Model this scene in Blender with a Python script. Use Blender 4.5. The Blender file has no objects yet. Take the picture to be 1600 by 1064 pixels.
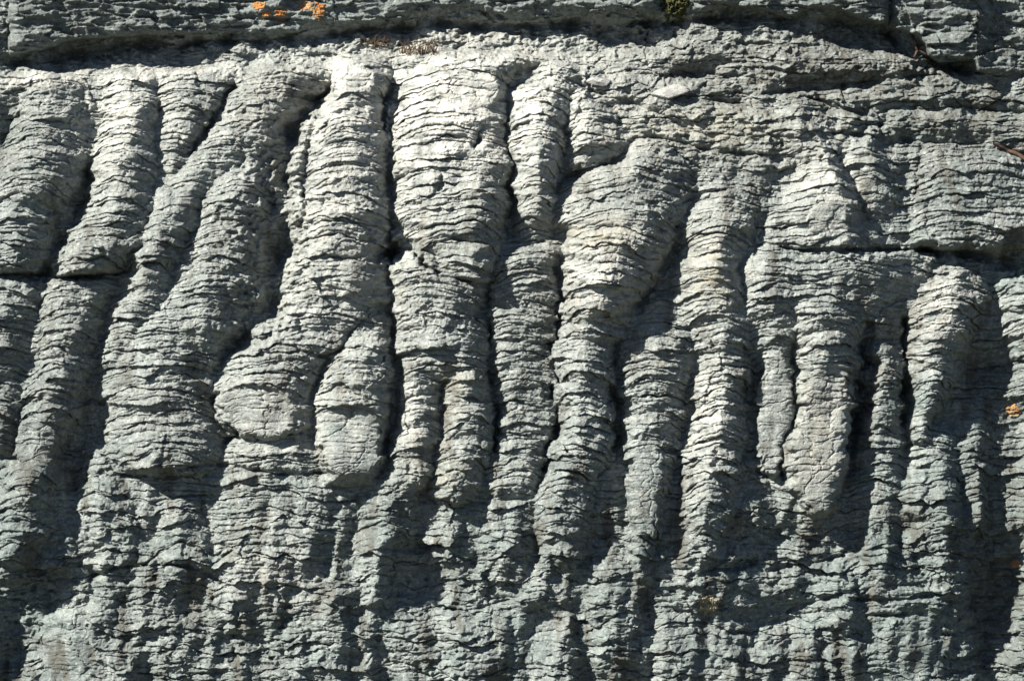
import bpy, math
import numpy as np

# ------------------------------------------------------------------ camera, sky, sun, exposure
sc = bpy.context.scene
COL = sc.collection
PX = 0.002                        # one picture unit of the wall plan is 2 mm
ZC = 2.0                          # height of the middle of the picture above the ground

cam_d = bpy.data.cameras.new("camera"); cam = bpy.data.objects.new("camera", cam_d); COL.objects.link(cam)
cam.location = (0, -12.0, ZC); cam.rotation_euler = (math.radians(90), 0, 0)
cam_d.sensor_width = 36; cam_d.lens = 36 * 12.0 / 3.2; cam_d.clip_start = 0.1; cam_d.clip_end = 500
sc.camera = cam

SUN = np.array([-0.62, -0.52, 0.59]); SUN /= np.linalg.norm(SUN)
elev = math.asin(SUN[2]); azim = math.atan2(SUN[0], SUN[1])
w = bpy.data.worlds.new("World"); sc.world = w; w.use_nodes = True
nt = w.node_tree; bg = nt.nodes["Background"]; bg.inputs[1].default_value = 0.05
sk = nt.nodes.new("ShaderNodeTexSky"); sk.sky_type = 'NISHITA'; sk.sun_disc = False
sk.sun_elevation = elev; sk.sun_rotation = azim; sk.altitude = 1200; sk.air_density = 0.5; sk.dust_density = 0.2
nt.links.new(sk.outputs[0], bg.inputs[0])
sl = bpy.data.lights.new("sun", 'SUN'); sl.energy = 5.0; sl.angle = math.radians(1.0); sl.color = (1.0, 0.945, 0.845)
so = bpy.data.objects.new("sun", sl); COL.objects.link(so); so.location = (-6, -5, 7)
from mathutils import Vector
so.rotation_euler = Vector((-SUN[0], -SUN[1], -SUN[2])).to_track_quat('-Z', 'Y').to_euler()
sc.view_settings.view_transform = 'Standard'; sc.view_settings.look = 'None'
sc.view_settings.exposure = 1.52; sc.view_settings.gamma = 1.0
sc.cycles.max_bounces = 6; sc.cycles.diffuse_bounces = 1

# ------------------------------------------------------------------ noise
def hsh(ix, iy, seed):
    h = (ix.astype(np.int64) * 374761393 + iy.astype(np.int64) * 668265263 + seed * 2147483647 + seed * 9176) & 0xffffffff
    h = ((h ^ (h >> 13)) * 1274126177) & 0xffffffff
    h = ((h ^ (h >> 16)) * 2246822519) & 0xffffffff
    h ^= h >> 15
    return (h & 0xffffff).astype(np.float32) / np.float32(0xffffff)

def noise(x, y, seed=0):
    x = np.asarray(x, np.float32); y = np.asarray(y, np.float32)
    ix = np.floor(x); iy = np.floor(y); fx = x - ix; fy = y - iy
    ux = fx * fx * fx * (fx * (fx * 6 - 15) + 10); uy = fy * fy * fy * (fy * (fy * 6 - 15) + 10)
    def g(dx, dy):
        a = hsh(ix + dx, iy + dy, seed) * np.float32(6.2831853)
        return np.cos(a) * (fx - dx) + np.sin(a) * (fy - dy)
    a = g(0, 0); b = g(1, 0); c = g(0, 1); d = g(1, 1)
    p = a + (b - a) * ux; q = c + (d - c) * ux
    return (p + (q - p) * uy) * np.float32(1.5)

def fbm(x, y, seed, octs=4, gain=0.5):
    s = 0; a = 1.0; n = 0
    for i in range(octs):
        s = s + a * noise(x * 2 ** i + 13.7 * i, y * 2 ** i - 7.1 * i, seed + i); n += a; a *= gain
    return s / n

def ridged(x, y, seed, octs=4, gain=0.5):
    s = 0; a = 1.0; n = 0
    for i in range(octs):
        s = s + a * (1 - 2 * np.abs(noise(x * 2 ** i + 3.7 * i, y * 2 ** i - 9.1 * i, seed + i))); n += a; a *= gain
    return s / n

def worley(x, y, seed):
    """nearest random point: its id, distance to the cell border, and a random tilted plane over each cell"""
    ix = np.floor(x); iy = np.floor(y)
    f1 = np.full(x.shape, 9, np.float32); f2 = f1.copy()
    idv = np.zeros(x.shape, np.float32); fac = idv.copy()
    for dx in (-1, 0, 1):
        for dy in (-1, 0, 1):
            cx = ix + dx; cy = iy + dy
            px = cx + 0.1 + 0.8 * hsh(cx, cy, seed); py = cy + 0.1 + 0.8 * hsh(cx, cy, seed + 1)
            d = np.sqrt((px - x) ** 2 + (py - y) ** 2)
            n = d < f1; h = hsh(cx, cy, seed + 2)
            f2 = np.where(n, f1, np.minimum(f2, d)); idv = np.where(n, h, idv)
            fac = np.where(n, np.cos(h * 61.7) * (x - px) + np.sin(h * 61.7) * (y - py), fac); f1 = np.where(n, d, f1)
    return fac, f2 - f1, idv

def sstep(a, b, x):
    t = np.clip((x - a) / (b - a), 0, 1); return t * t * (3 - 2 * t)

def smax(a, b, k):
    h = np.clip(0.5 + 0.5 * (b - a) / k, 0, 1)
    return a + (b - a) * h + k * h * (1 - h)

def blob(X, Y, x, y, rx, ry, ang=0.0):
    c, s = math.cos(ang), math.sin(ang)
    u = ((X - x) * c + (Y - y) * s) / rx; v = (-(X - x) * s + (Y - y) * c) / ry
    return np.exp(-(u * u + v * v))

# ------------------------------------------------------------------ plan of the wall: columns (y, left, crest, right, relief)
COLUMNS = [
 # p, q shape; tt/tb taper at top and bottom
 dict(n='a', p=2.0, tt=45, tb=6, lab='leftmost upper column with a bulging grey head, cut off by a crack below', r=[(150,35,75,125,34),(180,20,70,130,46),(230,0,62,132,54),(280,-14,55,131,58),(306,-25,45,116,56),(322,-30,30,96,50),(360,-38,30,84,50),(400,-42,25,78,48),(424,-42,22,74,44)]),
 dict(n='b', p=2.0, tt=35, tb=8, lab='knobbly slanting column with a pale head, second from the left edge', r=[(135,160,208,246,30),(150,165,212,244,42),(200,157,205,242,50),(260,143,195,241,54),(300,136,190,238,54),(350,115,180,238,56),(380,100,165,232,60),(400,82,150,210,64),(424,76,130,190,66)]),
 dict(n='c', p=2.0, tt=8, tb=40, lab='long leaning column below the left crack, with a smooth grey patch low down', r=[(440,72,115,190,44),(480,68,112,164,46),(520,64,105,152,48),(560,62,100,152,50),(600,48,90,134,52),(640,38,84,130,54),(680,28,70,110,56),(720,22,62,98,58),(760,6,52,90,58),(800,-12,45,86,58),(850,-20,35,74,54),(870,-14,30,60,46)]),
 dict(n='d', p=2.0, tt=20, tb=34, lab='short tapering column wedged beside the pale headed column at upper left', r=[(118,240,300,362,26),(160,240,292,342,30),(200,242,285,318,28),(240,242,268,292,22)]),
 dict(n='e', p=2.0, tt=20, tb=40, lab='broad dim column slanting down to the left beside the big central shaft', r=[(118,378,440,525,26),(160,350,410,492,34),(200,322,385,462,36),(240,292,340,430,32),(280,268,310,350,26),(330,250,290,322,22)]),
 dict(n='f', p=1.8, tt=25, tb=16, lab='twisting rough column that spreads into a wide layered foot at lower left', r=[(255,350,388,416,30),(280,332,378,422,40),(320,318,365,420,46),(360,308,355,414,48),(400,288,345,410,48),(440,268,335,416,48),(470,248,325,410,50),(500,220,310,392,48),(540,184,290,372,48),(580,160,265,345,52),(620,160,260,332,58),(660,168,262,345,60),(700,170,260,350,62),(726,178,262,335,58)]),
 dict(n='g', p=2.2, tt=18, tb=12, lab='largest shaft, domed white head at its top and a blunt overhanging nose at its foot', r=[(96,528,560,606,40),(112,516,552,608,54),(140,510,550,604,60),(180,494,545,602,62),(220,484,540,604,64),(280,476,535,609,66),(340,468,530,609,64),(380,458,515,609,60),(420,450,505,606,56),(460,438,498,600,54),(500,412,480,590,54),(540,372,455,560,56),(570,346,430,505,58),(600,332,415,496,62),(640,342,420,496,64),(665,358,425,492,62)]),
 dict(n='h', p=2.0, tt=30, tb=34, lab='narrow pale flank on the left side of the largest shaft', r=[(190,462,478,496,30),(260,446,466,488,36),(330,450,468,486,34)]),
 dict(n='i', p=3.2, tt=30, tb=34, lab='short pointed column with a smooth flat grey face, under the largest shaft', r=[(520,535,570,612,36),(540,516,566,616,50),(570,503,560,618,56),(600,494,556,616,58),(650,488,550,610,60),(690,494,550,606,58),(725,502,552,598,50)]),
 dict(n='j', p=2.6, tt=20, tb=10, lab='widest column, brightly lit, just right of the long vertical groove', r=[(92,660,740,850,40),(112,638,720,800,48),(150,620,700,794,52),(200,612,690,796,54),(250,612,690,792,54),(300,616,695,791,54),(340,622,705,786,54),(372,642,715,782,52),(400,668,725,776,52),(432,694,735,766,50)]),
 dict(n='k', p=2.0, tt=20, tb=50, lab='rounded bulge on the lower right of the widest column', r=[(268,696,745,788,60),(300,686,742,790,66),(340,680,740,786,66),(370,690,738,782,58)]),
 dict(n='l', p=2.4, tt=10, tb=30, lab='layered column under the widest one, below a small black notch', r=[(398,612,645,690,44),(440,610,665,752,50),(480,610,672,750,50),(540,614,685,762,48),(570,620,690,766,42)]),
 dict(n='m', p=2.0, tt=30, tb=34, lab='slim banded column with an orange tinged head beside the central dark groove', r=[(575,620,655,692,44),(620,623,658,693,46),(660,618,655,692,46),(700,608,650,686,44),(740,604,642,680,40),(775,608,632,656,32)]),
 dict(n='n', p=2.0, tt=30, tb=34, lab='bulky banded column right of the slim one, left of the dark central groove', r=[(572,690,730,768,42),(620,688,728,772,46),(680,688,730,776,48),(720,678,722,762,46),(750,670,715,752,38)]),
 dict(n='o', p=1.6, tt=30, tb=30, lab='bright narrow upper column between the widest one and the fan of thin layers', r=[(118,826,862,902,34),(140,800,850,902,46),(180,790,842,888,52),(220,794,842,880,54),(260,800,842,876,54),(300,802,840,872,50),(330,800,836,868,42),(352,798,832,866,36)]),
 dict(n='p', p=2.0, tt=26, tb=34, lab='shaded ringed column in the dark trough at the middle', r=[(384,780,826,880,21),(410,770,820,874,30),(450,767,818,871,32),(490,765,815,869,32),(530,767,814,866,30),(560,770,815,863,30),(590,775,818,863,30),(620,780,820,863,30),(660,775,818,861,32),(700,765,812,859,34),(742,762,805,842,34)]),
 dict(n='q', p=1.8, tt=20, tb=34, lab='small upper column with a shadowed right side, above the fan of thin layers', r=[(150,890,905,925,26),(180,888,915,962,34),(220,884,915,988,36),(246,884,910,965,28)]),
 dict(n='r', p=1.9, tt=16, tb=34, lab='bright club shaped column fanning out in thin layers at its top', r=[(232,985,1018,1050,34),(250,950,1005,1068,44),(270,908,995,1078,50),(290,884,985,1078,54),(320,872,975,1074,58),(345,872,970,1066,62),(370,888,962,1052,66),(400,889,950,1034,68),(440,882,940,1014,68),(470,880,930,1000,68),(488,878,922,986,66),(503,875,916,978,48),(530,872,912,966,46),(560,868,908,960,52),(600,870,905,955,52),(640,872,902,956,52),(680,872,902,958,52),(710,862,896,952,50),(740,850,886,932,48),(780,838,874,926,46),(820,835,870,916,44),(855,840,870,912,38)]),
 dict(n='s', p=1.8, tt=40, tb=34, lab='dark ringed column that narrows to a smooth pale point, right of the club shape', r=[(490,985,1028,1072,26),(520,975,1025,1078,32),(560,970,1020,1077,36),(600,970,1015,1073,40),(640,971,1010,1067,44),(680,974,1006,1062,48),(720,977,1004,1052,50),(760,980,1004,1046,50),(800,981,1002,1034,48),(840,980,1000,1026,44),(885,986,1000,1020,34)]),
 dict(n='t', p=1.5, tt=30, tb=40, lab='tall column with a pale lit left face and a blue grey right face', r=[(310,1090,1130,1182,34),(340,1068,1125,1180,44),(380,1061,1120,1168,50),(420,1054,1120,1154,52),(450,1046,1118,1154,48),(480,1060,1120,1166,44),(520,1074,1128,1172,44),(560,1075,1130,1170,46),(600,1080,1132,1172,48),(640,1080,1128,1168,52),(680,1074,1122,1167,54),(705,1064,1112,1162,54),(740,1064,1106,1152,54),(780,1064,1104,1146,52),(820,1064,1098,1134,48),(860,1058,1095,1122,38)]),
 dict(n='u', p=1.2, tt=50, tb=34, lab='pyramid shaped rock spur with a sharp crest, above the right hand crack', r=[(200,1205,1270,1310,20),(250,1245,1292,1312,34),(290,1240,1305,1335,44),(330,1215,1318,1356,48),(360,1200,1320,1375,46),(384,1190,1315,1390,40)]),
 dict(n='v', p=4.2, tt=20, tb=14, lab='flat smooth faced column tongue left of the blunt pale shaft', r=[(548,1184,1206,1234,30),(600,1184,1210,1240,34),(640,1184,1210,1240,36),(700,1180,1206,1234,36),(730,1190,1206,1226,34)]),
 dict(n='w', p=3.4, tt=60, tb=14, lab='pale shaft ending in a blunt smooth tip, beside a deep black groove on its right', r=[(440,1215,1280,1340,34),(480,1228,1290,1338,42),(520,1242,1295,1342,50),(580,1244,1295,1344,56),(640,1240,1290,1338,58),(680,1235,1282,1332,58),(720,1226,1275,1324,58),(760,1232,1274,1310,56),(790,1258,1280,1298,50)]),
 dict(n='x', p=2.0, tt=16, tb=40, lab='thin dark column standing between two black grooves on the right', r=[(545,1364,1382,1402,30),(580,1364,1384,1416,36),(620,1361,1382,1416,38),(660,1354,1380,1415,36),(690,1346,1374,1404,28)]),
 dict(n='y', p=1.8, tt=14, tb=34, lab='stout column with a bright domed head near the right edge', r=[(424,1468,1505,1546,36),(450,1434,1490,1552,46),(490,1424,1482,1540,52),(520,1422,1475,1528,54),(560,1424,1466,1512,54),(600,1428,1460,1500,52),(640,1425,1450,1482,48),(662,1420,1440,1462,40)]),
 dict(n='z', p=2.0, tt=30, tb=40, lab='column running out of the right edge below the crack', r=[(440,1562,1610,1680,34),(500,1572,1630,1700,40),(560,1588,1640,1700,40),(620,1596,1650,1700,34)]),
 dict(n='A', p=1.5, tt=20, tb=34, lab='small shaded ridge below the dark hollow at right', r=[(640,1512,1535,1562,22),(680,1506,1534,1566,26),(720,1505,1532,1556,24)]),
 dict(n='B', p=1.3, tt=10, tb=34, lab='little bright rib low on the right, nearer the middle of the picture', r=[(738,1418,1446,1460,30),(775,1405,1440,1458,28)]),
 dict(n='C', p=1.3, tt=10, tb=34, lab='little bright rib low on the right, nearest the right edge', r=[(735,1518,1540,1556,32),(770,1514,1536,1556,34),(805,1510,1534,1552,32)]),
 dict(n='D', p=1.3, tt=16, tb=34, lab='bright sharp rib below the dark ledges at lower right', r=[(820,1350,1386,1400,28),(850,1332,1388,1410,38),(890,1332,1380,1412,38),(912,1338,1372,1408,32)]),
 dict(n='E', p=3.0, tt=14, tb=60, lab='broad layered buttress with a straight left edge at lower left', r=[(745,345,440,560,22),(800,340,420,552,28),(830,339,410,545,32),(870,344,400,520,32),(930,338,385,490,26)]),
 dict(n='F', p=1.8, tt=24, tb=34, lab='ringed hanging column low in the middle, left of a dark hollow', r=[(760,572,612,652,32),(790,564,604,642,40),(830,558,596,636,42),(870,555,588,622,40),(910,560,584,606,34)]),
 dict(n='G', p=1.5, tt=14, tb=34, lab='blunt rib below the club shaped column', r=[(880,830,852,896,28),(920,812,846,886,30),(950,802,840,872,24)]),
 dict(n='H', p=1.3, tt=14, tb=60, lab='pointed bright rib at the bottom centre edge', r=[(962,876,888,898,24),(1000,858,886,902,32),(1064,846,886,906,34),(1150,840,886,910,34)]),
 dict(n='I', p=2.0, tt=20, tb=34, lab='knobby shaded stub hanging at bottom centre beside the hollow', r=[(790,762,795,836,28),(840,755,790,832,32),(876,760,790,826,30)]),
 dict(n='J', p=1.6, tt=20, tb=34, lab='small ledge topped knob at lower left beside the straight edged buttress', r=[(790,262,288,312,24),(830,250,288,328,32),(866,246,290,332,34)]),
 dict(n='K', p=1.5, tt=16, tb=40, lab='short ribbed ridge at upper right beside the pyramid spur', r=[(222,1330,1356,1380,26),(260,1318,1358,1402,30),(300,1330,1368,1410,26)]),
 dict(n='L', p=3.0, tt=8, tb=8, lab='broad layered block above the crack at the upper right edge', r=[(228,1442,1500,1600,30),(280,1442,1510,1680,36),(340,1434,1510,1700,36),(380,1424,1510,1700,34)]),
 dict(n='M', p=2.0, tt=30, tb=40, lab='dim column cut by the left edge, below the left crack', r=[(448,-80,0,62,28),(520,-80,-10,48,30),(580,-80,-12,40,32),(620,-80,0,36,34),(670,-80,0,30,32)]),
 dict(n='N', p=2.0, tt=10, tb=50, lab='wide flat grey panel at the bottom right, square cut on its right', r=[(925,1345,1420,1482,26),(980,1330,1420,1490,32),(1064,1320,1420,1496,34),(1150,1320,1420,1496,34)]),
 dict(n='O', p=2.0, tt=20, tb=50, lab='flat grey panel at the bottom left, sharp edged on its left', r=[(975,62,110,240,24),(1010,60,120,250,32),(1064,58,120,260,34),(1150,58,120,260,34)]),
 dict(n='P', p=1.8, tt=20, tb=34, lab='low bumpy rise at bottom right with dark ledges left of it', r=[(900,1280,1320,1350,18),(960,1278,1310,1345,22)]),
]

FILLERS = [
 dict(n='', p=1.8, tt=40, tb=40, r=[(330,232,268,312,38),(400,205,248,292,38),(480,176,218,262,34),(560,150,178,205,28)]),
 dict(n='', p=1.8, tt=30, tb=40, r=[(400,1150,1205,1290,34),(470,1162,1212,1262,36),(540,1168,1205,1240,30)]),
 dict(n='', p=2.2, tt=30, tb=40, r=[(405,1200,1330,1460,34),(450,1200,1330,1440,34),(485,1230,1345,1430,26)]),
 dict(n='', p=1.6, tt=40, tb=50, r=[(690,1345,1380,1420,30),(800,1330,1372,1412,28)]),
 dict(n='', p=1.6, tt=40, tb=60, r=[(700,1430,1468,1504,30),(780,1440,1478,1512,32),(880,1440,1478,1514,28)]),
 dict(n='', p=1.6, tt=40, tb=60, r=[(860,1040,1110,1170,24),(960,1010,1090,1180,26),(1064,1010,1090,1180,24)]),
 dict(n='', p=1.6, tt=40, tb=60, r=[(900,430,500,560,26),(980,420,500,580,26),(1080,420,500,590,26)]),
 dict(n='', p=1.6, tt=40, tb=60, r=[(900,910,960,1010,28),(1000,915,960,1000,26)]),
 dict(n='', p=1.6, tt=40, tb=60, r=[(900,150,230,330,24),(960,130,220,330,26),(1064,240,330,420,24)]),
 dict(n='', p=1.6, tt=40, tb=60, r=[(720,125,150,185,34),(800,120,160,215,34),(870,130,175,230,26)]),
 dict(n='', p=1.6, tt=40, tb=60, r=[(960,640,710,800,26),(1064,630,720,820,24)]),
 dict(n='', p=1.6, tt=40, tb=40, r=[(1010,1180,1240,1300,24),(1080,1180,1240,1310,24)]),
 dict(n='', p=1.6, tt=40, tb=40, r=[(640,350,420,500,30),(740,345,430,520,26)]),
 dict(n='', p=1.5, tt=40, tb=40, r=[(560,1170,1185,1200,20)]),
]
# explicit cracks: (points (x, y, halfwidth), depth)
CRACKS = [
 ([(1190,142,3),(1290,132,6),(1400,118,4),(1480,112,3)], 22),
 ([(1050,112,3),(1105,104,7),(1142,120,4)], 20),
 ([(1268,150,3),(1310,166,4),(1345,172,4),(1378,188,8)], 22),
 ([(1310,206,3),(1420,214,5),(1540,222,5),(1605,236,5)], 22),
 ([(896,128,2),(960,152,4),(1030,176,4),(1064,196,3),(1120,214,3)], 14),
 ([(1480,160,3),(1530,166,4),(1610,172,4)], 14),
 ([(1080,150,2),(1150,160,4),(1200,176,3)], 12),
 ([(980,205,3),(1060,220,4),(1120,236,3),(1190,240,3)], 14),
 ([(1060,320,3),(1110,300,3),(1170,292,3),(1230,300,3)], 10),
 ([(0,95,6),(60,90,8),(130,74,8),(200,67,8),(270,59,6),(400,55,5),(480,50,6),(560,41,6),(640,36,7),(700,30,7),(780,36,7),(850,34,7),(950,30,8),(1040,30,8),(1100,26,6),(1200,24,6),(1300,27,8),(1400,48,8),(1450,82,8),(1500,98,6),(1535,108,3)], 42),
 ([(-60,424,4),(0,428,4),(40,430,4),(80,427,4),(105,431,2),(150,431,2),(185,429,1)], 34),
 ([(1215,384,1),(1255,391,2),(1320,390,3),(1400,389,2),(1460,388,3)], 30),
 ([(1440,388,3),(1520,394,6),(1570,403,7),(1605,406,9),(1700,410,9)], 55),
 ([(606,130,4),(598,170,4),(600,230,5),(609,290,7),(611,330,7),(610,370,7),(612,395,9)], 34),
 ([(596,396,5),(612,393,8),(640,392,5),(650,400,2)], 46),
 ([(650,400,2),(668,418,2),(690,432,1.5),(735,440,1.2)], 20),
 ([(612,400,3),(611,460,3),(612,520,4),(614,580,6),(610,640,6),(606,700,4)], 24),
 ([(612,468,2),(585,488,2),(560,508,3),(535,535,3),(505,570,3),(495,600,2)], 10),
 ([(480,210,2),(478,250,2),(474,290,3),(484,330,2),(470,350,2)], 16),
 ([(1240,560,2),(1248,600,2),(1242,650,2),(1228,690,2),(1222,740,3),(1240,770,2),(1265,790,2)], 16),
 ([(1185,735,2),(1205,752,3),(1222,742,3)], 12),
 ([(796,130,3),(790,200,3),(797,250,3),(800,320,5),(788,370,5)], 20),
 ([(755,195,3),(748,215,4),(740,228,3)], 20),
 ([(690,282,3),(684,300,4)], 20),
 ([(1358,510,9),(1352,560,11),(1346,620,12),(1340,680,12),(1334,730,9)], 44),
 ([(1420,500,5),(1420,560,8),(1420,620,8),(1418,660,6)], 40),
 ([(868,400,7),(874,440,8),(872,500,6),(866,560,6),(868,620,5),(868,680,6),(850,730,5)], 30),
 ([(762,430,3),(763,500,4),(766,580,4),(776,640,4),(772,700,4)], 26),
 ([(962,540,6),(962,600,7),(964,660,7),(966,720,6)], 30),
 ([(136,270,5),(132,305,8),(118,345,11),(98,380,11),(76,420,8)], 30),
 ([(362,135,4),(335,170,4),(318,205,5),(296,235,5)], 26),
 ([(512,128,4),(485,160,5),(460,195,8),(442,235,13),(434,290,19),(434,360,21),(436,420,20),(412,490,16),(372,540,9),(345,565,5)], 44),
 ([(350,690,5),(372,676,3),(352,648,3),(334,620,4)], 24),
 ([(175,742,2),(240,740,4),(330,722,3),(440,738,2),(510,736,2)], 14),
 ([(1180,340,6),(1176,400,5),(1200,330,5)], 12),
 ([(880,280,4),(900,268,7),(935,258,5),(975,250,4)], 24),
 ([(1060,350,7),(1048,400,7),(1030,440,6),(1000,480,5)], 24),
 ([(1438,232,4),(1440,270,4),(1436,300,3)], 14),
 ([(0,880,4),(60,890,6),(110,900,4)], 16),
 ([(345,905,3),(300,880,2),(250,876,3),(200,880,2),(150,895,3)], 18),
 ([(270,955,3),(310,950,3),(345,950,3)], 16),
 ([(700,950,3),(760,945,3),(800,935,2)], 16),
 ([(1100,890,3),(1150,888,3),(1185,880,5)], 18),
 ([(610,850,4),(640,858,5),(690,846,4)], 20),
 ([(1205,890,3),(1260,880,4),(1320,870,3)], 14),
 ([(1230,955,3),(1290,935,4),(1340,920,3)], 16),
 ([(1345,938,2),(1420,935,3),(1480,928,2)], 14),
 ([(1360,962,2),(1430,960,3),(1450,962,4)], 14),
]
# broad hollows and swellings: (x, y, rx, ry, angle, height)
SWELLS = [
 (15,205,26,50,0.2,-30),(488,148,26,26,0,-30),(455,195,30,34,0.5,-16),(400,150,60,30,0,6),(1545,585,30,44,0.4,-20),(1190,560,14,60,0,-14),(905,300,30,14,0,-14),(620,398,16,10,0,-16),(135,740,24,60,0,-16),
 (1260,132,80,14,-0.1,-16),(1104,108,34,14,0,-14),(1372,184,34,14,0,-18),(1300,98,130,16,0,12),(1420,150,130,10,0,9),(1180,190,60,14,0.2,10),(1500,195,90,12,0.05,9),(1010,165,70,10,0.3,7),(1225,268,40,40,0,-12),
 (250,400,50,150,0.25,26),(430,715,100,36,0,30),(820,560,46,190,0,-16),(1575,930,60,170,0,-46),(1500,800,30,60,0,10),(-100,960,70,100,0,45),(50,1000,60,60,0,-16),(1250,480,130,60,0,14),  # the swelling beyond the left edge is added, unseen, to shade the bottom-left hollow
 (135,690,36,130,0.15,-22),(60,930,90,40,0,-26),(20,1010,36,70,0,-34),(670,905,62,50,0,-40),(720,945,80,24,-0.2,-20),
 (1270,850,90,36,0,-22),(1190,965,55,26,0,-24),(1560,960,50,120,0,-34),(1545,580,40,60,0.4,-36),(1590,700,30,90,0,-18),
 (1230,1000,40,60,0,-22),(300,935,40,18,0,-20),(1350,780,40,40,0,-24),(1390,740,46,40,0,-14),(950,850,40,60,0,-16),(930,960,44,26,0,-14),
 (832,364,50,18,0,-26),(830,400,40,14,0,8),(905,262,34,22,-0.2,-18),(1040,440,26,70,0.4,-14),(205,420,26,110,0.15,-12),
 (560,1000,120,60,0,10),(740,1010,100,50,0,12),(1080,900,60,30,0,6),(200,940,110,36,-0.2,10),(980,1010,60,60,0,6),(1050,1040,120,50,0,10),
 (1130,300,60,30,0,10),(1230,160,60,40,0,8),(960,110,130,26,0.1,12),(1290,420,110,26,0,14),(1180,480,60,60,0,10),
 (1520,150,120,40,0,14),(1390,100,80,24,0,10),(230,490,50,50,0,6),(560,430,46,60,0,14),(160,70,130,24,0,-26),(600,60,60,14,0,-10),(985,55,80,22,0,-44),(1340,52,90,22,0.1,-44),(1490,100,46,12,0,-30),
 (470,760,100,30,0,8),(1480,860,60,60,0,4),(1435,690,44,24,0,8),
]
# smooth worn faces without layering
SMOOTH = [(400,640,60,36),(550,690,44,44),(1212,650,28,90),(1285,690,40,90),(62,690,34,34),(1008,750,24,70),(740,140,60,34),(550,120,40,26),(1290,310,50,60),(560,430,36,60),(110,1000,60,40),(1420,1000,70,50),(830,990,40,40),(1130,430,40,40),(1350,270,40,40),(950,350,60,26),(290,300,40,60),(1110,1010,60,50)]
FLATS = [(60,692,34,44,0.1),(400,640,66,42,0.15),(552,684,52,62,0),(1212,648,29,104,0),(1288,684,46,124,0.06),(1007,755,27,84,0.04),(735,140,54,26,0),(548,118,34,22,0),(1440,1000,52,60,0),(108,1005,46,60,0),(835,990,36,46,0),(1290,330,26,40,0.3)]
ROUGH = [(1150,150,200,70),(1450,110,200,60),(1100,230,90,40),(1250,230,90,50),(1180,830,80,60),(450,650,30,60),(660,760,90,50),(950,90,150,40),(1340,190,160,30),(220,360,30,60),(450,150,80,60),(60,150,70,26),(360,330,30,40),(1500,900,90,90),(100,880,120,60),(620,1000,100,60),(400,100,120,24),(650,880,60,40)]

def axis(lo, a, b, hi, step, grow=1.05, mx=9):
    mid = list(np.arange(a, b, step)); up = []; s = step; v = mid[-1]
    while v < hi: s = min(s * grow, mx); v += s; up.append(v)
    dn = []; s = step; v = a
    while v > lo: s = min(s * grow, mx); v -= s; dn.append(v)
    return np.array(dn[::-1] + mid + up, np.float32)

GX = axis(-620, -50, 1650, 2220, 1.25)
GY = axis(-420, -40, 1104, 1500, 1.0)

def laminae(L, X, period, seed, drop=0.16):
    Lw = L / period + 0.8 * noise(L / (period * 2.7), X / 900 + 3, seed) + 0.35 * noise(X / 80, L / (period * 3), seed + 1) + 0.12 * noise(X / 22, L / period, seed + 5)
    i = np.floor(Lw); t = Lw - i
    r = hsh(i, i * 0 + 7, seed + 2)
    a = np.clip(0.4 + 1.15 * noise(X / 75 + i * 17.31, i * 5.7 + 0.5, seed + 3) + 0.35 * noise(X / 17 + i * 7.31, i * 3.7 + 0.5, seed + 4), 0, 1.4) * (0.35 + 0.9 * r)
    saw = np.where(t < 1 - drop, t / (1 - drop), (1 - t) / drop)
    saw = saw ** 1.2
    run = np.clip(0.75 + 1.3 * noise(X / 130 + i * 11.7, i * 8.3 + 0.3, seed + 6) + 0.5 * noise(X / 30 + i * 3.1, i * 2.9, seed + 7), 0, 1.2) * (0.4 + 0.8 * hsh(i, i * 0 + 3, seed + 8))
    gap = run * np.exp(-(np.minimum(t, 1 - t) * period / 1.25) ** 2)      # thin parting between two layers
    return a * saw, gap

def polyline_dist(X, Y, pts):
    best = np.full(X.shape, 1e6, np.float32)
    for (x0, y0, w0), (x1, y1, w1) in zip(pts[:-1], pts[1:]):
        dx, dy = x1 - x0, y1 - y0; l2 = dx * dx + dy * dy + 1e-6
        t = np.clip(((X - x0) * dx + (Y - y0) * dy) / l2, 0, 1)
        d = np.sqrt((X - x0 - t * dx) ** 2 + (Y - y0 - t * dy) ** 2) / (w0 + t * (w1 - w0))
        best = np.minimum(best, d)
    return best

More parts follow.
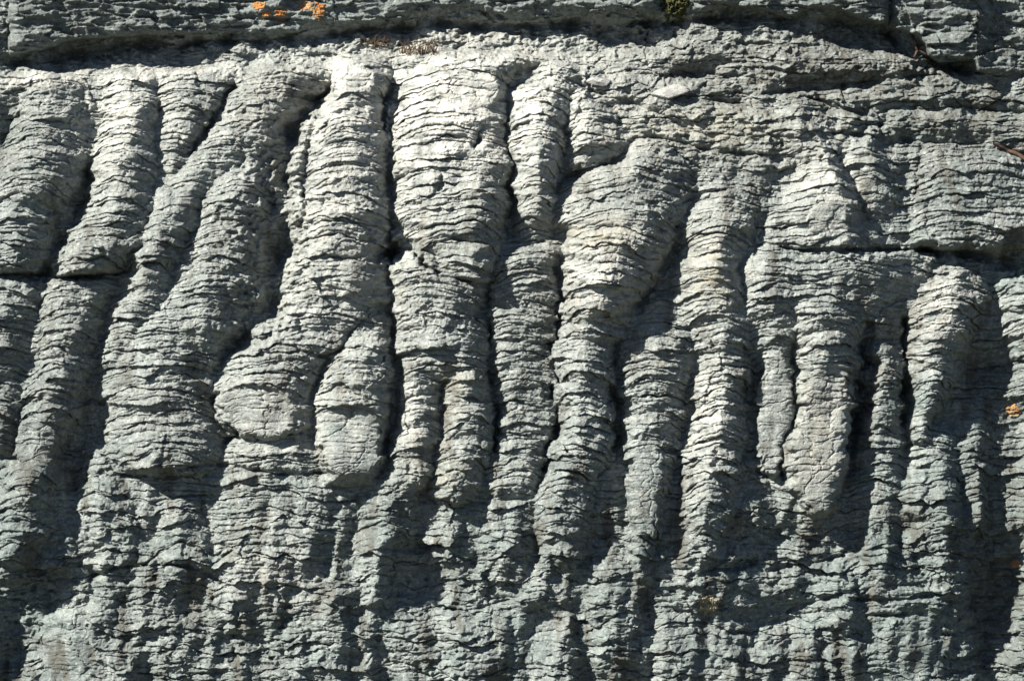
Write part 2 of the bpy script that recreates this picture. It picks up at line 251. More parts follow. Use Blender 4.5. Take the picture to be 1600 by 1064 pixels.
def wall_relief():
    X, Y = np.meshgrid(GX, GY)
    # wavering of every outline
    pl = hsh(np.floor(Y / 17 + 0.9 * noise(X / 90, Y / 30, 17)), np.floor(X * 0), 18)
    wx = 9 * (pl - 0.5) * np.clip(0.6 + noise(X / 50, Y / 40, 22), 0, 1.3) + 5 * noise(X / 70, Y / 13, 20) + 7 * fbm(X / 70, Y / 60, 11, 3) + 3.2 * fbm(X / 19, Y / 13, 15, 3) + 2.2 * noise(X / 60, Y / 7, 19)
    wy = 6 * fbm(X / 80, Y / 60, 21, 3) + 3.0 * fbm(X / 20, Y / 14, 25, 3)
    XW = X + wx; YW = Y + wy
    # base: set back under the top slabs, coming forward low down
    shelf = np.interp(X, [-700, 0, 130, 350, 500, 620, 700, 860, 960, 1060, 1200, 2300], [118, 116, 112, 104, 96, 86, 80, 84, 118, 150, 170, 200])
    base = -16 + (34 - 16 * sstep(900, 1100, X)) * sstep(-16, 14, YW - shelf - 8 * noise(X / 40, X * 0, 29)) + 26 * sstep(640, 800, Y) - 34 * sstep(800, 1350, Y)
    base = base + 20 * sstep(1050, 1300, X) * (1 - sstep(360, 440, Y)) + 8 * sstep(900, 1100, X) * (1 - sstep(200, 300, Y))
    base = base + 9 * fbm(X / 130, Y / 90, 31, 3)
    base = base - 70 * (1 - sstep(60, 420, Y)) * np.exp(-((X - 560) / 620) ** 2) - 80 * sstep(1000, 1640, X) - 14 * sstep(480, 760, Y)
    for (x, y, rx, ry, an, h) in SWELLS:
        base = base + h * blob(XW, YW, x, y, rx, ry, an)
    base = base.astype(np.float32)
    H = np.zeros(X.shape, np.float32)
    best = np.full(X.shape, 5.0, np.float32); who = np.full(X.shape, -1, np.int32)
    for k, c in enumerate(COLUMNS + FILLERS):
        if k >= len(COLUMNS): k = -1
        r = np.array(c['r'], float); y0, y1 = r[0, 0], r[-1, 0]
        rows = (GY > y0 - c['tt'] - 60) & (GY < y1 + c['tb'] + 60)
        ja = np.argmax(rows); jb = len(rows) - np.argmax(rows[::-1])
        cols = (GX > r[:, 1].min() - 110) & (GX < r[:, 3].max() + 110)
        ia = np.argmax(cols); ib = len(cols) - np.argmax(cols[::-1])
        s = (slice(ja, jb), slice(ia, ib))
        xw, yw = XW[s], YW[s]
        xl, xc, xr, am = (np.interp(yw, r[:, 0], r[:, i]) for i in (1, 2, 3, 4))
        top = np.clip((yw - (y0 - c['tt'])) / c['tt'], 0, 1); bot = np.clip((y1 + c['tb'] - yw) / c['tb'], 0, 1)
        cap = np.sqrt(np.clip(1 - (1 - top) ** 2, 0, 1)) * np.sqrt(np.clip(1 - (1 - bot) ** 2, 0, 1))
        xl = xc - 1.07 * (xc - xl); xr = xc + 1.07 * (xr - xc)
        u = np.where(xw < xc, (xc - xw) / np.maximum(xc - xl, 3), (xw - xc) / np.maximum(xr - xc, 3)) / np.maximum(0.55 + 0.45 * cap, 0.05)
        prof = np.clip(1 - np.clip(u, 0, 1) ** (0.9 * c['p']), 0, 1) ** 0.8 * cap
        u2 = np.where(xw < xc, (xc - xw) / (1.2 * np.maximum(xc - xl, 16)), (xw - xc) / (1.2 * np.maximum(xr - xc, 16)))
        wide = np.exp(-np.abs(u2) ** 2.6) * sstep(y0 - c['tt'] - 10, y0 + 30, yw) * (1 - sstep(y1 - 10, y1 + c['tb'] + 50, yw))
        knob = 1 + 0.16 * noise(yw / 34 + k * 9.1, xw * 0 + k, 41) + 0.07 * noise(yw / 13 + k * 3.3, xw / 60, 43)
        g = c.get('s', 1.22) * am * (0.72 * prof * knob + 0.28 * wide)
        H[s] = smax(H[s], g - 6.0, 6.0)
        up = g > best[s]
        best[s] = np.where(up, g, best[s]); ws = who[s]; ws[up] = k; who[s] = ws
    H = np.maximum(H, 0)
    H = H * (1 - 0.12 * sstep(740, 860, Y))
    flat = np.zeros(X.shape, np.float32)
    for (x, y, rx, ry, an) in FLATS:
        c_, s_ = math.cos(an), math.sin(an)
        u = ((XW - x) * c_ + (YW - y) * s_) / rx; v = (-(XW - x) * s_ + (YW - y) * c_) / ry
        m = 1 - sstep(0.84, 1.02, (np.abs(u) ** 2.6 + np.abs(v) ** 2.6) ** (1 / 2.6))
        m = np.where(m > 0, m, 0)
        lev = float(np.mean(H[m > 0.9])) + 2 if (m > 0.9).any() else 0
        H = H + m * (lev + 0.18 * (H - lev) - H); flat = np.maximum(flat, m)      # worn plane cut across the layers
    smooth = H + 0.25 * base
    flute = 8 * noise(XW / 46 + 0.12 * YW / 46, YW / 170, 45) + 5 * noise(XW / 21 + 0.15 * YW / 21, YW / 90, 47)
    H = H + base + flute * (1 - 0.6 * sstep(10, 40, H)) * sstep(100, 160, Y) * (1 + 1.0 * sstep(740, 840, Y))
    # broken cracks
    groove = np.zeros(X.shape, np.float32)
    for pts, dep in CRACKS:
        if abs(pts[-1][1] - pts[0][1]) > 150 and pts[0] != (512, 128, 4): pts = [(a, b, 0.68 * c_) for a, b, c_ in pts]
        p = np.array(pts)
        m = 40
        rows = (GY > p[:, 1].min() - m) & (GY < p[:, 1].max() + m); cols = (GX > p[:, 0].min() - m) & (GX < p[:, 0].max() + m)
        ja = np.argmax(rows); jb = len(rows) - np.argmax(rows[::-1]); ia = np.argmax(cols); ib = len(cols) - np.argmax(cols[::-1])
        s = (slice(ja, jb), slice(ia, ib))
        d = polyline_dist(X[s] + 0.9 * wx[s], Y[s] + 0.6 * wy[s], pts) / np.clip(1.0 + 0.8 * noise(X[s] / 26, Y[s] / 26, 49) + 0.5 * noise(X[s] / 9, Y[s] / 7, 50), 0.25, 2)
        dep = dep * np.clip(0.8 + 0.9 * noise(X[s] / 38, Y[s] / 34, 52), 0.3, 1.35)
        groove[s] = np.maximum(groove[s], np.exp(-(d / 2.4) ** 2))
        H[s] = H[s] - (0.62 if abs(pts[-1][1] - pts[0][1]) > 60 else 0.75) * dep * np.exp(-(d ** 1.6)) - 0.36 * dep * np.exp(-(d / 2.6) ** 2)
    # masks
    ms = np.zeros(X.shape, np.float32); mr = ms.copy()
    for (x, y, rx, ry) in SMOOTH: ms = np.maximum(ms, blob(XW, YW, x, y, rx, ry))
    for (x, y, rx, ry) in ROUGH: mr = np.maximum(mr, blob(XW, YW, x, y, rx, ry))
    mr = np.maximum(mr, 0.75 * sstep(760, 900, Y)); mr = np.maximum(mr, 1 - sstep(70, 125, Y))
    ms = np.clip(np.maximum(0.75 * ms, flat), 0, 1); mr = np.clip(np.maximum(mr, 0.6 * groove), 0, 1) * (1 - 0.6 * ms)
    lamw = (1 - 0.93 * ms) * (1 - 0.4 * mr) * np.clip(0.8 + 1.0 * fbm(X / 110, Y / 60, 51, 2), 0.12, 1.6)
    L = YW * 0.9 + Y * 0.1 + 0.42 * smooth + 5 * fbm(X / 160, Y / 90, 53, 2)
    l1, p1 = laminae(L, X, 10.5, 61, 0.12); l2, p2 = laminae(L + 40, X, 25.0, 71, 0.07); l3, p3 = laminae(L, X, 5.2, 81, 0.25)
    l4, p4 = laminae(YW + 0.25 * smooth + 9 * fbm(X / 120, Y / 60, 58, 3), X, 46.0, 65, 0.06)
    low = np.maximum(sstep(730, 800, Y), 0.8 * sstep(950, 1050, X) * (1 - sstep(190, 240, Y)))
    patchy = np.clip(0.62 + 1.0 * fbm(X / 85, Y / 48, 57, 3), 0.05, 1.3) * (1 - 0.7 * mr) * (1 - 0.7 * ms)
    lam = low * (1 - flat) * (9 * l4 - 8 * p4) + lamw * (5.0 * l1 + 12.0 * l2 + 1.6 * l3) - patchy * (7.2 * p1 + 11.0 * p2 + 2.0 * p3)
    # rough broken rock
    f1, e1, id1 = worley(XW / 34, YW / 20 + 0.3 * X / 34, 91); f2, e2, id2 = worley(XW / 15, YW / 9, 95)
    f0, e0, id0 = worley(XW / 78 + 0.1 * YW / 78, YW / 52, 97)
    facets = 15 * f0 + 4 * (id0 - 0.5) + 7.5 * f1 + 3.5 * f2
    chips = (id1 - 0.5) * 6 * np.clip(e1 * 6, 0, 1) + (id2 - 0.5) * 4 * np.clip(e2 * 5, 0, 1)
    rough = 15 * ridged(XW / 105, YW / 62, 105, 3, 0.5) * sstep(700, 800, Y) + 9 * ridged(XW / 95, YW / 44, 107, 3, 0.5) * (1 - sstep(200, 300, Y)) * sstep(880, 1000, X) + 8 * ridged(XW / 52, YW / 30, 101, 5, 0.55) + 3.0 * fbm(X / 9, Y / 6, 111, 3) + chips
    fine = 2.3 * fbm(X / 7, Y / 4.5, 121, 2, 0.8) + 2.4 * fbm(X / 24, Y / 15, 125, 3)
    vein = -2.2 * np.exp(-(e1 / 0.035) ** 2) * np.clip(noise(X / 90, Y / 90, 131) + 0.3, 0, 1)
    vein = vein - 3.0 * flat * (np.exp(-(e0 / 0.022) ** 2) + 0.7 * np.exp(-(e1 / 0.05) ** 2) * np.clip(0.4 + noise(X / 40, Y / 40, 133), 0, 1))
    pits = -6 * sstep(0.45, 0.75, noise(X / 15, Y / 9, 135)) * (0.25 + mr)
    D = H + lam + facets * (0.28 + 0.26 * mr) * (1 - 0.85 * ms) + (0.10 + (0.75 - 0.36 * sstep(740, 840, Y)) * mr) * rough * (1 - 0.92 * ms) + fine * (1 - 0.72 * ms) + vein + pits
    dz = -0.45 * low * (1 - flat) * 9 * l4 - 0.5 * lamw * (5.0 * l1 + 11.0 * l2 + 1.2 * l3) + 1.0 * noise(X / 5, Y / 5, 141)   # plate lips droop over the layer below
    dx = 1.2 * noise(X / 6, Y / 6, 145)
    # keep the part borders tidy
    f = who.copy()
    return X, Y, D, dx, dz, f, ms, mr

# ------------------------------------------------------------------ materials
def rock_material(name, base=(0.205, 0.225, 0.219), warm=1.0):
    m = bpy.data.materials.new(name); m.use_nodes = True; t = m.node_tree; N = t.nodes; K = t.links
    b = N["Principled BSDF"]; b.inputs["Roughness"].default_value = 0.85
    b.inputs["Specular IOR Level"].default_value = 0.25
    tc = N.new("ShaderNodeTexCoord")
    def noise_n(scale, det=4, rough=0.6, stretch=(1, 1, 1)):
        mp = N.new("ShaderNodeMapping"); mp.inputs['Scale'].default_value = stretch; K.new(tc.outputs['Object'], mp.inputs[0])
        n = N.new("ShaderNodeTexNoise"); n.inputs['Scale'].default_value = scale; n.inputs['Detail'].default_value = det; n.inputs['Roughness'].default_value = rough
        K.new(mp.outputs[0], n.inputs['Vector']); return n.outputs[0]
    def ramp(v, p0, p1, c0, c1):
        r = N.new("ShaderNodeValToRGB"); r.color_ramp.elements[0].position = p0; r.color_ramp.elements[1].position = p1
        r.color_ramp.elements[0].color = (*c0, 1); r.color_ramp.elements[1].color = (*c1, 1); K.new(v, r.inputs[0]); return r.outputs[0]
    def mix(kind, f, a, c):
        x = N.new("ShaderNodeMix"); x.data_type = 'RGBA'; x.blend_type = kind
        if isinstance(f, float): x.inputs[0].default_value = f
        else: K.new(f, x.inputs[0])
        for s, v in ((6, a), (7, c)):
            if isinstance(v, tuple): x.inputs[s].default_value = (*v, 1)
            else: K.new(v, x.inputs[s])
        return x.outputs[2]
    c = ramp(noise_n(3.2, 5, 0.65), 0.3, 0.7, tuple(v * 0.8 for v in base), tuple(v * 1.2 for v in base))
    c = mix('MULTIPLY', 1.0, c, ramp(noise_n(34, 5, 0.7, (1, 1, 1.8)), 0.34, 0.62, (0.55, 0.56, 0.57), (1.08, 1.08, 1.06)))
    c = mix('MIX', ramp(noise_n(90, 3, 0.6), 0.56, 0.66, (0, 0, 0), (0.5, 0.5, 0.5)), c, (0.42, 0.42, 0.40))     # pale crustose lichen specks
    c = mix('MIX', ramp(noise_n(120, 3, 0.6), 0.6, 0.68, (0, 0, 0), (0.75, 0.75, 0.75)), c, (0.05, 0.052, 0.05))   # black specks
    c = mix('MIX', ramp(noise_n(7, 5, 0.7), 0.6, 0.72, (0, 0, 0), (0.4 * warm,) * 3), c, (0.15, 0.125, 0.09))        # brown staining
    at = N.new("ShaderNodeAttribute"); at.attribute_name = "stain_and_light"
    sep = N.new("ShaderNodeSeparateColor"); K.new(at.outputs['Color'], sep.inputs[0])
    c = mix('MIX', at.outputs['Alpha'], c, mix('MULTIPLY', 1.0, c, (0.66, 0.735, 0.745)))
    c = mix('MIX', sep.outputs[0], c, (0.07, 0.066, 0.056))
    c = mix('MIX', sep.outputs[2], c, (0.50, 0.49, 0.45))  # painted brightness of the sunlit parts
    c = mix('MIX', sep.outputs[1], c, (0.27, 0.23, 0.15))
    K.new(c, b.inputs['Base Color'])
    bp = N.new("ShaderNodeBump"); bp.inputs['Strength'].default_value = 0.9; bp.inputs['Distance'].default_value = 0.006
    K.new(noise_n(170, 4, 0.7), bp.inputs['Height']); K.new(bp.outputs[0], b.inputs['Normal'])
    return m

ROCK = rock_material("grey_limestone")
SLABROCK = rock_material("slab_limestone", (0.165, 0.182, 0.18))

def flat_material(name, c0, c1, scale=60, rough=0.9):
    m = bpy.data.materials.new(name); m.use_nodes = True; t = m.node_tree; N = t.nodes; b = N["Principled BSDF"]
    tc = N.new("ShaderNodeTexCoord"); n = N.new("ShaderNodeTexNoise"); n.inputs['Scale'].default_value = scale; n.inputs['Detail'].default_value = 5
    r = N.new("ShaderNodeValToRGB"); r.color_ramp.elements[0].position = 0.35; r.color_ramp.elements[1].position = 0.65
    r.color_ramp.elements[0].color = (*c0, 1); r.color_ramp.elements[1].color = (*c1, 1)
    t.links.new(tc.outputs['Object'], n.inputs['Vector']); t.links.new(n.outputs[0], r.inputs[0]); t.links.new(r.outputs[0], b.inputs['Base Color'])
    b.inputs['Roughness'].default_value = rough; b.inputs['Specular IOR Level'].default_value = 0.2
    return m

# ------------------------------------------------------------------ mesh helpers
def mesh_from(name, V, F, mat, parent=None, stain_and_light=None):
    me = bpy.data.meshes.new(name); n = F.shape[1]
    me.vertices.add(len(V)); me.vertices.foreach_set("co", np.ascontiguousarray(V, np.float32).ravel())
    me.loops.add(F.size); me.loops.foreach_set("vertex_index", np.ascontiguousarray(F, np.int32).ravel())
    me.polygons.add(len(F)); me.polygons.foreach_set("loop_start", np.arange(0, F.size, n, dtype=np.int32))
    me.update(calc_edges=True); me.validate()
    if stain_and_light is not None:
        a = me.attributes.new("stain_and_light", 'FLOAT_COLOR', 'POINT'); a.data.foreach_set("color", np.ascontiguousarray(stain_and_light, np.float32).ravel())
    me.materials.append(mat)
    o = bpy.data.objects.new(name, me); COL.objects.link(o)
    if parent is not None: o.parent = parent
    return o

def tag(o, label=None, cat=None, group=None, kind=None):
    if label: o['label'] = label
    if cat: o['category'] = cat
    if group: o['group'] = group
    if kind: o['kind'] = kind
    return o

def world(X, Y, D):                  # wall plan units -> metres; relief D towards the viewer
    return np.stack([(X - 800) * PX, -D * PX, ZC + (532 - Y) * PX], -1)

# ------------------------------------------------------------------ the rock face
X, Y, D, dx, dz, who, ms, mr = wall_relief()
ny, nx = X.shape
V = world(X + dx, Y - dz, D).reshape(-1, 3)
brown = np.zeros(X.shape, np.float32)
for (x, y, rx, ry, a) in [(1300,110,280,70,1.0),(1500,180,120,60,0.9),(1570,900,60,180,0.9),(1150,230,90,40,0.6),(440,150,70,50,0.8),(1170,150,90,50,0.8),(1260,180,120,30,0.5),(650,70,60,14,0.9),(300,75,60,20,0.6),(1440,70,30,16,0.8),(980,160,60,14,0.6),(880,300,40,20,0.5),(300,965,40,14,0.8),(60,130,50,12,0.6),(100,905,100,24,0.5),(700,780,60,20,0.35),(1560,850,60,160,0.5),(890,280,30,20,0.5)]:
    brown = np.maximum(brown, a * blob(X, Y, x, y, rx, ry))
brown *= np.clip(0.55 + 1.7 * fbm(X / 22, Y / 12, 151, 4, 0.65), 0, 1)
tan = np.zeros(X.shape, np.float32)
for (x, y, rx, ry, a) in [(1110,430,30,40,0.8),(950,370,60,26,0.6),(725,590,26,24,0.45),(715,640,20,12,0.4),(1270,700,30,60,0.35),(700,740,60,24,0.4),(960,470,30,20,0.4),(1100,200,120,30,0.5)]:
    tan = np.maximum(tan, a * blob(X, Y, x, y, rx, ry))
tan *= np.clip(0.55 + 1.3 * fbm(X / 26, Y / 14, 155, 4, 0.6), 0, 1) * 0.8
pale = np.zeros(X.shape, np.float32)  # sunlit highlights of crests and faces, painted in as paler rock
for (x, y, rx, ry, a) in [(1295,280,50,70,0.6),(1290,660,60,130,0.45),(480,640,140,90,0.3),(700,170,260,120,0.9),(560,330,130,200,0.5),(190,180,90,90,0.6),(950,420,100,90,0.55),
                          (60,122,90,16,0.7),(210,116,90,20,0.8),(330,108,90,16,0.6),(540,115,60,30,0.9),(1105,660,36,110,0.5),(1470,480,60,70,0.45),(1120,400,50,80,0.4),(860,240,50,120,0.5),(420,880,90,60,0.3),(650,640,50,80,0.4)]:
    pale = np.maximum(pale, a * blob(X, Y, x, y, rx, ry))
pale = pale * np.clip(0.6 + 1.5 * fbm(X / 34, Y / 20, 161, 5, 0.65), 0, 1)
grime = np.clip(1.7 * fbm(X / 36, Y / 110, 171, 5, 0.65) - 0.12, 0, 1) * 1.7 * np.clip(0.6 + 0.4 * sstep(500, 900, Y) + 0.4 * sstep(1000, 1500, X), 0, 1)
brown = np.maximum(brown, np.clip(grime, 0, 0.75))
cool_tint = np.clip(0.62 * sstep(520, 900, Y) + 0.5 * sstep(1050, 1550, X) + 0.5 * (1 - sstep(0, 120, X)) + 1.1 * fbm(X / 70, Y / 55, 181, 4, 0.6) - 0.15, 0, 0.85)  # darker, cooler tint lower down and towards both side edges
stain_and_light = np.stack([brown, tan, pale, cool_tint], -1).reshape(-1, 4)

idx = np.arange(ny * nx, dtype=np.int32).reshape(ny, nx)
F = np.stack([idx[1:, :-1], idx[1:, 1:], idx[:-1, 1:], idx[:-1, :-1]], -1).reshape(-1, 4)
fw = who[:-1, :-1].reshape(-1)

def split_part(name, k, parent):
    f = F[fw == k]; u, inv = np.unique(f, return_inverse=True)
    return mesh_from(name, V[u], inv.reshape(f.shape), ROCK, parent, stain_and_light[u])

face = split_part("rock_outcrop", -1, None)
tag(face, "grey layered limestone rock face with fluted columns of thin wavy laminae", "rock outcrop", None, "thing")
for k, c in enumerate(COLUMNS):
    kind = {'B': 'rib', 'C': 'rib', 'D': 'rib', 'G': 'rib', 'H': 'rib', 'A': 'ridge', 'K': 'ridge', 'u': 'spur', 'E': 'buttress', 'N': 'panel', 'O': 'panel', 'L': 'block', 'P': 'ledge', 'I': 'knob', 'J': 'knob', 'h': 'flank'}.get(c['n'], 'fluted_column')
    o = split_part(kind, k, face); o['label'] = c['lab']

# ------------------------------------------------------------------ slabs resting above the bedding crack
SLABS = []
def slab(name, label, edge, x0, x1, prot, seed, lean0=0.0, lean1=0.0):
    ex = np.array(edge, float)
    xs = np.arange(x0, x1, 1.25, dtype=np.float32)
    if x0 < -60: xs = axis(x0, -50, x1, x1 + 1, 1.25)
    if x1 > 1700: xs = axis(x0 - 1, x0, 1650, x1, 1.25)
    yb = np.interp(xs, ex[:, 0], ex[:, 1]) + 4.5 * fbm(xs / 34, xs * 0 + seed, seed, 4, 0.65) + 1.0 * noise(xs / 5, xs * 0 + 3, seed + 4)
    nf = 200; nb = 40
    tf = np.linspace(0, 1, nf) ** 0.55
    Xs = np.repeat(xs[None], nf + nb, 0).astype(np.float32)
    Ys = np.empty_like(Xs); Ds = np.empty_like(Xs)
    top = -420.0
    Ys[:nf] = top + (yb[None] - top) * tf[:, None]
    Xf = Xs[:nf]; Yf = Ys[:nf]
    L = Yf + 5 * fbm(Xf / 150, Yf / 60, seed + 7, 2)
    l1, q1 = laminae(L, Xf, 10, seed + 10); l2, q2 = laminae(L, Xf, 22, seed + 20, 0.1)
    pa = np.array(prot, float); d = np.interp(xs, pa[:, 0], pa[:, 1])[None] + 9 * fbm(Xf / 120, Yf / 50, seed + 1, 3) + 13 * ridged(Xf / 70, Yf / 26, seed + 30, 5, 0.55) + 2.2 * l1 + 9 * l2 - 1.5 * q1 - 5 * q2 + 2 * fbm(Xf / 9, Yf / 6, seed + 40, 3)
    f1, e1, i1 = worley(Xf / 40, Yf / 18, seed + 50); d = d + (i1 - 0.5) * 9 * np.clip(e1 * 6, 0, 1) + 9 * f1
    f1, e1, i1 = worley(Xf / 110, Yf / 34, seed + 55); d = d + (i1 - 0.5) * 6 + 12 * f1
    edge_d = np.clip((yb[None] - Yf), 0, None)
    d = d - 14 * np.exp(-edge_d / 4.0)
    # rounded ends
    e = np.minimum(Xf - x0, x1 - Xf) if x1 < 1700 else Xf - x0
    if x0 < -60: e = x1 - Xf
    d = d - 46 * np.exp(-np.clip(e, 0, None) / 7.0)
    Ds[:nf] = d
    s = np.linspace(0, 1, nb + 1)[1:, None]
    Ys[nf:] = yb[None] - 3 * s + 5 * s * fbm(Xs[nf:] / 30, s * 3 + Xs[nf:] * 0, seed + 60, 3)
    Ds[nf:] = d[-1][None] * (1 - s) + (-140) * s + 3 * fbm(Xs[nf:] / 20, s * 6 + 0 * Xs[nf:], seed + 62, 3)
    SLABS.append((xs, Ys[:nf].copy(), Ds[:nf].copy()))
    P = world(Xs, Ys, Ds).reshape(-1, 3)
    r, c = Xs.shape; ii = np.arange(r * c, dtype=np.int32).reshape(r, c)
    Fq = np.stack([ii[1:, :-1], ii[1:, 1:], ii[:-1, 1:], ii[:-1, :-1]], -1).reshape(-1, 4)
    # end walls
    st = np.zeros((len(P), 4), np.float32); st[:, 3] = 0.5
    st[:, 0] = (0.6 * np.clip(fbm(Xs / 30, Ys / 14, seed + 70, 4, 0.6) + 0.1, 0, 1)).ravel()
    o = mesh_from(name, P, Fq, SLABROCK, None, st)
    return tag(o, label, "rock slab", "overhanging slabs above the fluted rock face", "thing")

slab("rock_slab", "long grey rock slab with orange lichen overhanging the dark crack along the top",
     [(8,84),(30,80),(60,77),(90,64),(120,58),(200,53),(270,50),(330,46),(400,48),(450,46),(485,41),(540,32),(605,31),(632,23),(650,14),(690,4),(730,6),(780,18),(810,27),(850,22),(900,18),(950,15),(1000,16),(1040,19)], 6, 1042, [(0,-16),(120,-24),(250,-34),(330,-62),(450,-70),(600,-66),(750,-56),(900,-42),(1040,-34)], 301)
slab("rock_slab", "short grey rock slab right of the mossy gap in the top row",
     [(1074,22),(1100,16),(1150,9),(1195,14),(1236,26),(1262,14),(1300,12),(1325,18),(1345,27),(1396,36)], 1075, 1394, [(1075,-20),(1400,-12)], 401)
slab("rock_slab", "broken layered rock slab with an undercut corner at the upper right",
     [(1390,38),(1420,46),(1440,56),(1450,68),(1456,84),(1475,93),(1527,92),(1532,108),(1570,116),(1600,112),(1700,110),(2300,110)], 1393, 2220, [(1393,-24),(1528,-26),(1560,-60),(2220,-62)], 501)

# ------------------------------------------------------------------ small things on the rock
def wall_at(x, y):
    i = np.clip(np.searchsorted(GX, x), 0, nx - 1); j = np.clip(np.searchsorted(GY, y), 0, ny - 1)
    return D[j, i]

def slab_at(q):
    xs, Yq, Dq = SLABS[q]
    def at(x, y):
        x = np.asarray(x, float); y = np.asarray(y, float)
        i = np.clip(np.searchsorted(xs, x), 0, len(xs) - 1).ravel(); out = np.empty(i.shape)
        for n, (a, b) in enumerate(zip(i, y.ravel())):
            out[n] = Dq[min(np.searchsorted(Yq[:, a], b), Dq.shape[0] - 1), a]
        return out.reshape(x.shape)
    return at

def patch(name, label, cat, spots, at, mat, thick, seed, group=None, step=0.9, rag=0.55, lump=1.0):
    sp = np.array(spots, float)
    xs = np.arange((sp[:, 0] - sp[:, 2]).min() * 1 - 4, (sp[:, 0] + sp[:, 2]).max() + 4, step); ys = np.arange((sp[:, 1] - sp[:, 3]).min() - 4, (sp[:, 1] + sp[:, 3]).max() + 4, step)
    Xp, Yp = np.meshgrid(xs.astype(np.float32), ys.astype(np.float32))
    m = np.full(Xp.shape, -9, np.float32)
    for x, y, rx, ry in spots:
        m = np.maximum(m, 1 - np.sqrt(((Xp - x) / rx) ** 2 + ((Yp - y) / ry) ** 2))
    m = m + rag * (fbm(Xp / 8, Yp / 7, seed, 3, 0.6))
    keep = m > 0.0
    d = np.asarray(at(Xp, Yp), np.float32)
    d = d + np.where(m > 0.12, thick * (0.4 + 0.6 * np.sqrt(np.clip(m, 0, 1))) + lump * noise(Xp / 3, Yp / 3, seed + 3), -2.5) + 0.6
    ii = np.arange(Xp.size, dtype=np.int32).reshape(Xp.shape)
    q = keep[1:, :-1] & keep[1:, 1:] & keep[:-1, 1:] & keep[:-1, :-1]
    Fq = np.stack([ii[1:, :-1], ii[1:, 1:], ii[:-1, 1:], ii[:-1, :-1]], -1)[q]
    u, inv = np.unique(Fq, return_inverse=True)
    o = mesh_from(name, world(Xp, Yp, d).reshape(-1, 3)[u], inv.reshape(Fq.shape), mat)
    return tag(o, label, cat, group)

ORANGE = flat_material("orange_lichen", (0.28, 0.095, 0.014), (0.2, 0.16, 0.1), 26)
TAN = flat_material("tan_lichen", (0.26, 0.23, 0.16), (0.15, 0.13, 0.09), 45)
MOSS = flat_material("olive_moss", (0.018, 0.02, 0.007), (0.045, 0.045, 0.016), 90)
BROWN = flat_material("root_bark", (0.035, 0.022, 0.016), (0.085, 0.055, 0.04), 80)
STRAW = flat_material("dry_grass", (0.035, 0.016, 0.01), (0.1, 0.065, 0.035), 14)
PALE = rock_material("pale_chalky_stone", (0.33, 0.33, 0.32), 0.2)

OR = "orange lichen patches on the rock"
s0 = slab_at(0)
patch("lichen_patch", "bright orange lichen patch on the long top slab, the left of two", "lichen", [(402,4,12,8),(413,19,9,8),(436,18,11,12)], s0, ORANGE, 1.4, 601, OR, rag=0.95)
patch("lichen_patch", "bright orange lichen patch on the long top slab, the right of two", "lichen", [(476,4,13,8),(494,14,14,14)], s0, ORANGE, 1.4, 611, OR, rag=0.95)
patch("lichen_patch", "orange lichen dot at the right edge beside the dark hollow", "lichen", [(1596,644,13,11)], wall_at, ORANGE, 3, 621, OR)
patch("lichen_patch", "tiny orange lichen dot low on the right edge", "lichen", [(1601,887,8,9)], wall_at, ORANGE, 3, 631, OR)
patch("lichen_patch", "tan yellow crusty lichen clump on the lower right of the rock face", "lichen", [(1105,942,19,17)], wall_at, TAN, 6, 641, None, lump=2.2)
patch("moss_cushion", "dark olive moss filling the gap between two top slabs", "moss", [(1057,6,22,24),(1050,-20,24,30)], wall_at, MOSS, 9, 651, None, lump=4, rag=0.9)

def stone(name, label, x, y, rx, ry, rd, seed, rot=0.0):
    rng = np.random.default_rng(seed)
    n = rng.normal(size=(22, 3)); n /= np.linalg.norm(n, axis=1)[:, None]; dd = rng.uniform(0.62, 1.0, 22)
    a, b = 56, 34
    th, ph = np.meshgrid(np.linspace(0, 2 * math.pi, a, endpoint=False), np.linspace(0.02, math.pi - 0.02, b))
    dr = np.stack([np.sin(ph) * np.cos(th), np.sin(ph) * np.sin(th), np.cos(ph)], -1)
    dots = dr @ n.T
    r = np.min(np.where(dots > 0.05, dd / np.maximum(dots, 0.05), 9), -1)
    r = r + 0.05 * fbm(dr[..., 0] * 4 + 5, dr[..., 1] * 4 + dr[..., 2] * 3, seed, 3)
    p = dr * r[..., None]
    c, s_ = math.cos(rot), math.sin(rot)
    px, py = p[..., 0] * rx, p[..., 1] * ry
    Dm = float(wall_at(np.array(x), np.array(y)))
    P = world(x + px * c - py * s_, y + px * s_ + py * c, Dm + rd * 0.45 + p[..., 2] * rd).reshape(-1, 3)
    ii = np.arange(a * b, dtype=np.int32).reshape(b, a); jj = np.roll(ii, -1, 1)
    Fq = np.stack([ii[:-1], ii[1:], jj[1:], jj[:-1]], -1).reshape(-1, 4)
    o = mesh_from(name, P, Fq, PALE, None, np.zeros((len(P), 4)))
    return tag(o, label, "stone", "loose pale stones", "thing")
stone("loose_stone", "white angular loose stone lying on the rough ledge at upper right of centre", 1040, 147, 22, 11, 15, 5, -0.1)
stone("loose_stone", "flat pale flake of stone resting just right of the column heads at top", 936, 127, 19, 8, 7, 8, 0.12)

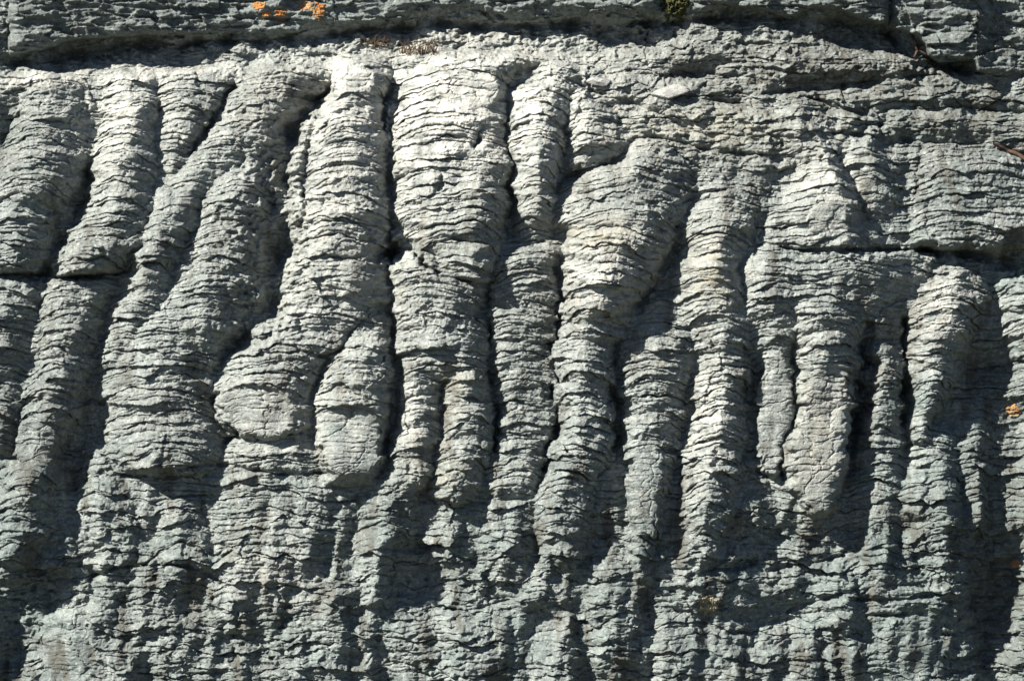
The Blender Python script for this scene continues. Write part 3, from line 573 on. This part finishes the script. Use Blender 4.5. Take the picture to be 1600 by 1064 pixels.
def tube(pts, rad, ns=7):
    pts = np.array(pts, float); n = len(pts); V_ = []; F_ = []
    for i in range(n):
        t = pts[min(i + 1, n - 1)] - pts[max(i - 1, 0)]; t /= np.linalg.norm(t) + 1e-9
        a = np.cross(t, [0, 0, 1.0]); a = a / (np.linalg.norm(a) + 1e-9) if np.linalg.norm(a) > 0.1 else np.array([1.0, 0, 0]); b = np.cross(t, a)
        for k in range(ns):
            g = 2 * math.pi * k / ns
            V_.append(pts[i] + rad[i] * (a * math.cos(g) + b * math.sin(g)))
    for i in range(n - 1):
        for k in range(ns):
            k2 = (k + 1) % ns
            F_.append((i * ns + k, i * ns + k2, (i + 1) * ns + k2, (i + 1) * ns + k))
    return V_, F_

def twig(name, label, paths, lift):
    VV, FF = [], []
    for pl, r0, r1 in paths:
        pl = np.array(pl, float); t = np.linspace(0, len(pl) - 1, 24); q = np.arange(len(pl))
        x = np.interp(t, q, pl[:, 0]) + 1.2 * noise(t * 1.3, t * 0 + len(VV), 7); y = np.interp(t, q, pl[:, 1]) + 1.2 * noise(t * 1.3, t * 0 + 5.5, 9)
        d = np.array([float(wall_at(np.array(a), np.array(b))) for a, b in zip(x, y)]); d = np.convolve(np.pad(d, 4, mode='edge'), np.ones(9) / 9, 'valid') + lift
        P = world(x, y, d); v, f = tube(P, np.linspace(r0, r1, 24) * PX)
        FF += [tuple(i + len(VV) for i in e) for e in f]; VV += v
    return tag(mesh_from(name, np.array(VV), np.array(FF, np.int32), BROWN), label, "root")
twig("bare_root", "brown root creeping along the ledge at the upper right edge", [([(1556,223),(1572,229),(1588,236),(1604,246),(1640,262)], 2.2, 3.6), ([(1580,233),(1590,231),(1606,232)], 1.6, 1.0)], 8)
twig("bare_root", "reddish root hanging in the dark undercut of the upper right slab", [([(1428,48),(1436,62),(1440,76),(1432,88)], 3.2, 1.8), ([(1440,70),(1448,78),(1462,86)], 2.0, 1.2)], 14)

def tuft(label, x0, x1, y, n, hgt, seed):
    rng = np.random.default_rng(seed); VV, FF = [], []
    for _ in range(n):
        x = rng.uniform(x0, x1); yy = y + rng.uniform(-4, 6); h = hgt * rng.uniform(0.4, 1.1); ln = rng.normal(0, 0.45)
        d = float(wall_at(np.array(x), np.array(yy))) + rng.uniform(-1, 6); t = np.linspace(0, 1, 6)
        bx = x + ln * h * t ** 1.6; by = yy - h * t * (1 - 0.35 * abs(ln) * t); bd = d + rng.uniform(2, 16) * t
        v, f = tube(world(bx, by, bd), (0.75 * (1 - t) + 0.15) * PX, 4)
        FF += [tuple(i + len(VV) for i in e) for e in f]; VV += v
    return tag(mesh_from("dry_grass_tuft", np.array(VV), np.array(FF, np.int32), STRAW), label, "grass tuft", "dry grass tufts in the top crack", "thing")
tuft("largest reddish dry grass tuft, in the dark crack above the brightest columns", 622, 684, 78, 46, 30, 3)
tuft("sparse dry grass tuft in the top crack under the orange lichen", 560, 606, 64, 26, 20, 4)

# ------------------------------------------------------------------ ground
gm = flat_material("dry_grass_ground", (0.04, 0.045, 0.022), (0.09, 0.085, 0.05), 6)
gv = np.array([(-40, -40, 0.0), (40, -40, 0.0), (40, 10, 0.0), (-40, 10, 0.0)], float)
tag(mesh_from("ground", gv, np.array([[0, 1, 2, 3]]), gm), kind="structure")
